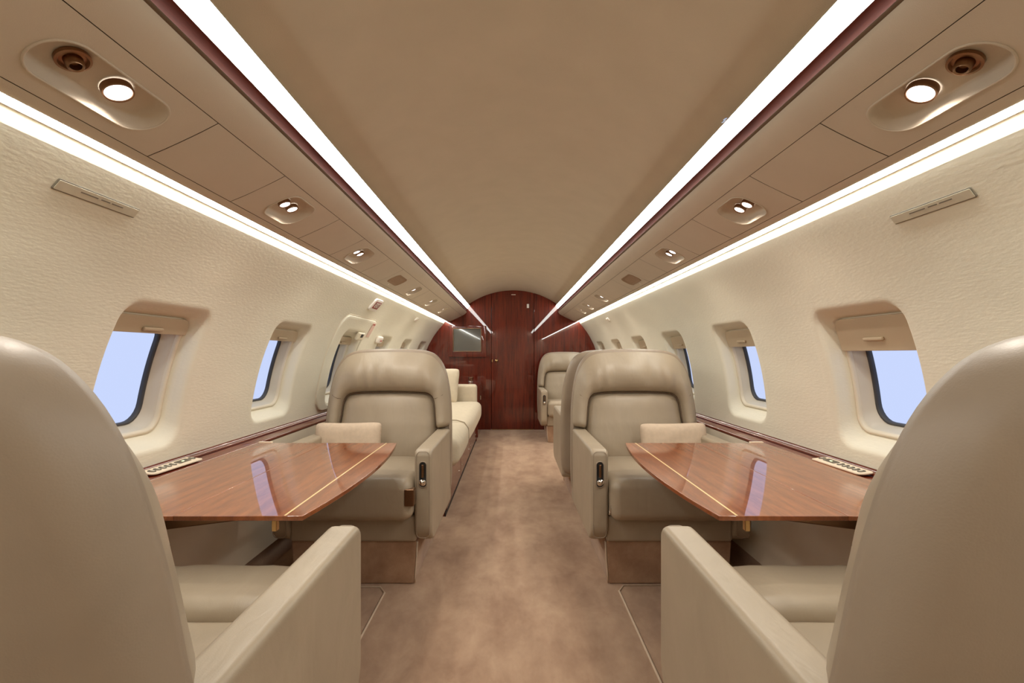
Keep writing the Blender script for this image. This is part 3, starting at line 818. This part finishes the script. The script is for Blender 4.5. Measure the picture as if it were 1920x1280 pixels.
    if detail == 'belt':
        tube('belt_buckle', [(la*.266, -.01, .385), (la*.262, -.02, .375), (la*.264, -.026, .35), (la*.270, -.024, .325), (la*.27, -.012, .318), (la*.266, -.008, .35)], .003, 'chrome', t, 8, closed=True)
    return t
SX = .683
club_seat('taupe leather club seat on the left facing the camera across the table', -SX, 2.05, True, 1, detail='flap', seed=1)
club_seat('taupe leather club seat on the right facing the camera across the table', SX+.004, 2.05, True, -1, detail='belt', seed=2)
club_seat('taupe leather club seat seen from behind at the left edge of the picture', -SX-.022, 1.165, False, 1, seed=3)
club_seat('taupe leather club seat seen from behind at the right edge of the picture', SX+.022, 1.165, False, -1, seed=4)
club_seat('taupe leather club seat back to back behind the right camera-facing seat', SX, 3.84, False, -1, seed=5)
club_seat('pale far club seat on the right facing the camera, just before the bulkhead', SX, 5.40, True, -1, seed=6)

# ------------------------------------------------------------------ pillows
def pillow(label, loc, rot, w_, h_, t_, mat, seed=0, name='cushion'):
    vs, fs = [], []; n = 26
    P = {}
    for s in (1, -1):
        for i in range(n+1):
            for j in range(n+1):
                u = -1+2*i/n; v = -1+2*j/n
                uu = math.sin(u*PI/2); vv = math.sin(v*PI/2)
                pin = 1-.05*(1-abs(vv)**2)*abs(uu)**3; pin2 = 1-.07*(1-abs(uu)**2)*abs(vv)**3
                th = ((1-uu**4)*(1-vv**4))**.5
                wv = .03*math.sin(uu*7+seed+3*math.sin(vv*3+seed))*(1-uu*uu)*(1-vv*vv)
                rr = 1-.09*(abs(uu*vv)**6)
                P[(s,i,j)] = len(vs); vs.append((uu*w_/2*pin*rr, -s*t_/2*(th+wv*th), vv*h_/2*pin2*rr))
        for i in range(n):
            for j in range(n):
                fs.append((P[(s,i,j)], P[(s,i+1,j)], P[(s,i+1,j+1)], P[(s,i,j+1)]))
    o = obj(name, vs, fs, mat, merge=1e-4)
    o.location = loc; o.rotation_euler = rot
    return tag(o, label, 'pillow')
pillow('small beige linen pillow on the left camera-facing seat, above the table edge', (-.835, 2.46, .547), (math.radians(-14), 0, math.radians(4)), .345, .215, .10, 'linen', 1, 'pillow')
pillow('small beige linen pillow on the right camera-facing seat, above the table edge', (.835, 2.46, .544), (math.radians(-14), math.radians(-1.5), math.radians(-4)), .345, .215, .10, 'linen', 2.2, 'pillow')

# ------------------------------------------------------------------ tables
def folding_table(side):
    sw = side_word[side]
    t = thing('folding_table', 'glossy reddish wood folding table with a brass inlay line, on the %s' % sw, 'table', (side*1.119, 1.635, .61))
    ya, yb = 1.158, 2.114
    def xe(y):
        q = (y-ya)/(yb-ya); return .503-.040*(1-(2*q-1)**2)**1.0 + .0*q
    def P(a, b_, c): return (side*(a-1.119), b_-1.635, c-.006)
    hinge = .815
    # outer leaf with bowed edge
    n = 16
    bow = [(xe(ya+(yb-ya)*k/n), ya+(yb-ya)*k/n) for k in range(n+1)]
    leaf = [(hinge-.0008, yb), (hinge-.0008, ya)] + bow
    slab('table_leaf', leaf, .012, .0015, P, 'walnut', t, 3)
    inn = [(1.118, yb), (1.118, ya), (hinge+.0008, ya), (hinge+.0008, yb)]
    slab('table_leaf', inn, .012, .0015, P, 'walnut', t, 3)
    il = slab('inlay', [(.5445, yb-.004), (.5445, ya+.004), (.5495, ya+.004), (.5495, yb-.004)], .0012, .0003, lambda a, b_, c: (side*(a-1.119), b_-1.635, c+.0001), 'inlay', t, 1)
    # supports
    for y in (1.30, 1.97):
        slab('support_arm', [(1.118,0),(1.118,-.09),(1.09,-.09),(.62,-.03),(.62,0)], .024, .004, lambda a, b_, c: (side*(a-1.119), y-1.635+c, b_-.0125), 'bronze', t, 2)
    xx = 1.42/1.0
    px = .497 if side > 0 else .9
    box('catch', (side*(.575-1.119)-.006, ya-1.635+.006, -.040), (side*(.575-1.119)+.006, ya-1.635+.022, -.0125), 'brass', t, .002)
    box('slot_trim', (side*(1.085-1.119)-.03, yb-1.635+.002, -.006), (side*(1.085-1.119)+.03, yb-1.635+.016, .004), 'cream', t, .002)
    # edge strip on the far side
    for y in (yb,):
        box('hinge', (side*(hinge-1.119)-.02, yb-1.635-.002, -.012), (side*(hinge-1.119)+.02, yb-1.635+.003, -.004), 'brass', t, .001)
    return t
folding_table(-1); folding_table(1)
# switch panels
for side in (-1, 1):
    sw = side_word[side]
    sp = thing('switch_panel', 'cream switch panel with oval buttons on the %s side ledge beside the table' % sw, 'switch panel', (side*1.158+c_off(.61), 1.655, .613))
    L_ = .118
    lp = poly_round([(-L_,-.027),(L_,-.034),(L_,.022),(-L_,.022)], [.022,.004,.012,.012], 5)
    def P(a, b_, c): return (side*(b_), a, c+.004-b_*-.12)
    slab('plate', lp, .006, .002, P, 'cream', sp, 3)
    def oval(nm, a0, b0, ha, hb, mat, c0, par, r):
        return slab(nm, [(a0+x, b0+y) for x, y in rrect(ha, -hb, hb, r, 5)], .003, .001, lambda a, b_, c: P(a, b_, c+c0), mat, par, 2)
    for k in range(5):
        a0 = -.094+.0245*k
        bt = oval('button', a0, -.004, .0088, .0125, 'dark_grey', .0035, sp, .0085)
        oval('button_mark', a0, -.006, .0045, .006, 'light_grey', .0052, bt, .0035)
    ds = oval('display', .054, -.004, .030, .0125, 'dark_grey', .0035, sp, .004)
    oval('display_digit', .050, -.007, .005, .003, 'led', .0052, ds, .001)
    bt = oval('button', .1015, -.004, .0085, .0125, 'dark_grey', .0035, sp, .008)
    oval('button_mark', .1015, -.006, .004, .006, 'light_grey', .0052, bt, .0035)

# ------------------------------------------------------------------ sofa
sf = thing('sofa', 'long cream fabric sofa on a glossy wood base along the far left wall', 'sofa', (-.75, 4.2, 0))
def sl(p): return (p[0]+.75, p[1]-4.2, p[2])
ys0, ys1 = 2.96, 5.50
box('base', sl((-1.08, ys0, .0)), sl((-.408, ys1, .30)), 'mahogany_trim', sf, .004)
box('toe_kick', sl((-.409, ys0-.002, .0)), sl((-.402, ys1, .022)), 'black', sf, .001)
for k in range(3):
    a = ys0+.02+k*.84; dw = box('drawer', sl((-.420, a, .035)), sl((-.398, a+.82, .285)), 'mahogany_trim', sf, .003)
    for yy in (a+.10, a+.72):
        lathe('pull', [(.010,0),(.010,.003),(.006,.006),(.008,.012),(0,.014)], sl((-.398, yy, .235)), (1,0,0), 'chrome', dw, 16)
        lathe('lock', [(.007,0),(.007,.003),(0,.004)], sl((-.398, yy, .10)), (1,0,0), 'chrome', dw, 12)
def cr(v_, h_):
    q = v_.copy()
    if v_.z > 0: q.z += .022*(1-(v_.x/h_[0])**4)*(1-(v_.y/h_[1])**2)
    if v_.x > 0: q.x += .018*(1-(v_.y/h_[1])**4)*(1-(v_.z/h_[2])**2)
    return q
for a, b_ in ((2.97, 3.70), (3.705, 5.345)):
    softbox('seat_cushion', sl((-.66, (a+b_)/2, .385)), (.66, b_-a, .185), .06, 'sofa', sf, 5, 10, cr)
for a, b_ in ((2.97, 3.78), (3.785, 4.56), (4.565, 5.345)):
    softbox('back_cushion', sl((-.98, (a+b_)/2, .66)), (.17, b_-a, .42), .05, 'sofa', sf, 4, 8)
softbox('armrest', sl((-.735, 5.43, .43)), (.70, .15, .46), .035, 'sofa', sf, 4, 6)
for a in (3.7025,):
    tube('cushion_piping', [sl((x, a, z)) for x, z in ((-.9,.487),(-.6,.494),(-.42,.492),(-.36,.475),(-.328,.43),(-.325,.36),(-.34,.31))], .0045, 'leather', sf, 8)
pillow('square cream scatter pillow propped on the far end of the sofa', (-.765, 5.24, .660), (math.radians(-14), math.radians(2), math.radians(-6)), .40, .40, .13, 'sofa', 3.0, 'scatter_pillow')
cb = thing('end_cabinet', 'glossy wood end cabinet between the sofa and the far bulkhead', 'cabinet', (-.75, 5.94, 0))
box('body', (-.33, -.425, .0), (.355, .428, .655), 'mahogany', cb, .003)
box('door', (.350, -.40, .04), (.368, .40, .63), 'mahogany', cb, .003)
box('latch', (.366, .10, .43), (.374, .125, .48), 'chrome', cb, .002)
ch = thing('cup_holder', 'small round chrome-rimmed cup holder on top of the end cabinet', 'cup holder', (-.50, 5.98, .656))
lathe('rim', [(.030,0),(.034,.002),(.036,.006),(.033,.010),(.029,.008),(.028,.002)], (0,0,0), (0,0,1), 'chrome', ch, 24)
lathe('body', [(.0285,.0),(.0285,.052),(.030,.054),(.027,.056),(.026,.01),(0,.008)], (0,0,0), (0,0,1), 'bronze', ch, 24)

# carpet piping lines on the floor
for side, x_, y0_, y1_ in ((-1, -.53, 1.14, 2.06), (1, .457, 1.14, 2.075)):
    o = tube('carpet_piping', [(x_, y0_, .001), (x_, (y0_+y1_)/2, .001), (x_, y1_-.05, .001), (x_+side*.03, y1_, .001), (x_+side*.40, y1_+.003, .001)], .0045, 'linen', None, 8)
    tag(o, 'thin pale carpet binding line on the floor beside the %s near seat' % side_word[side], 'carpet binding')
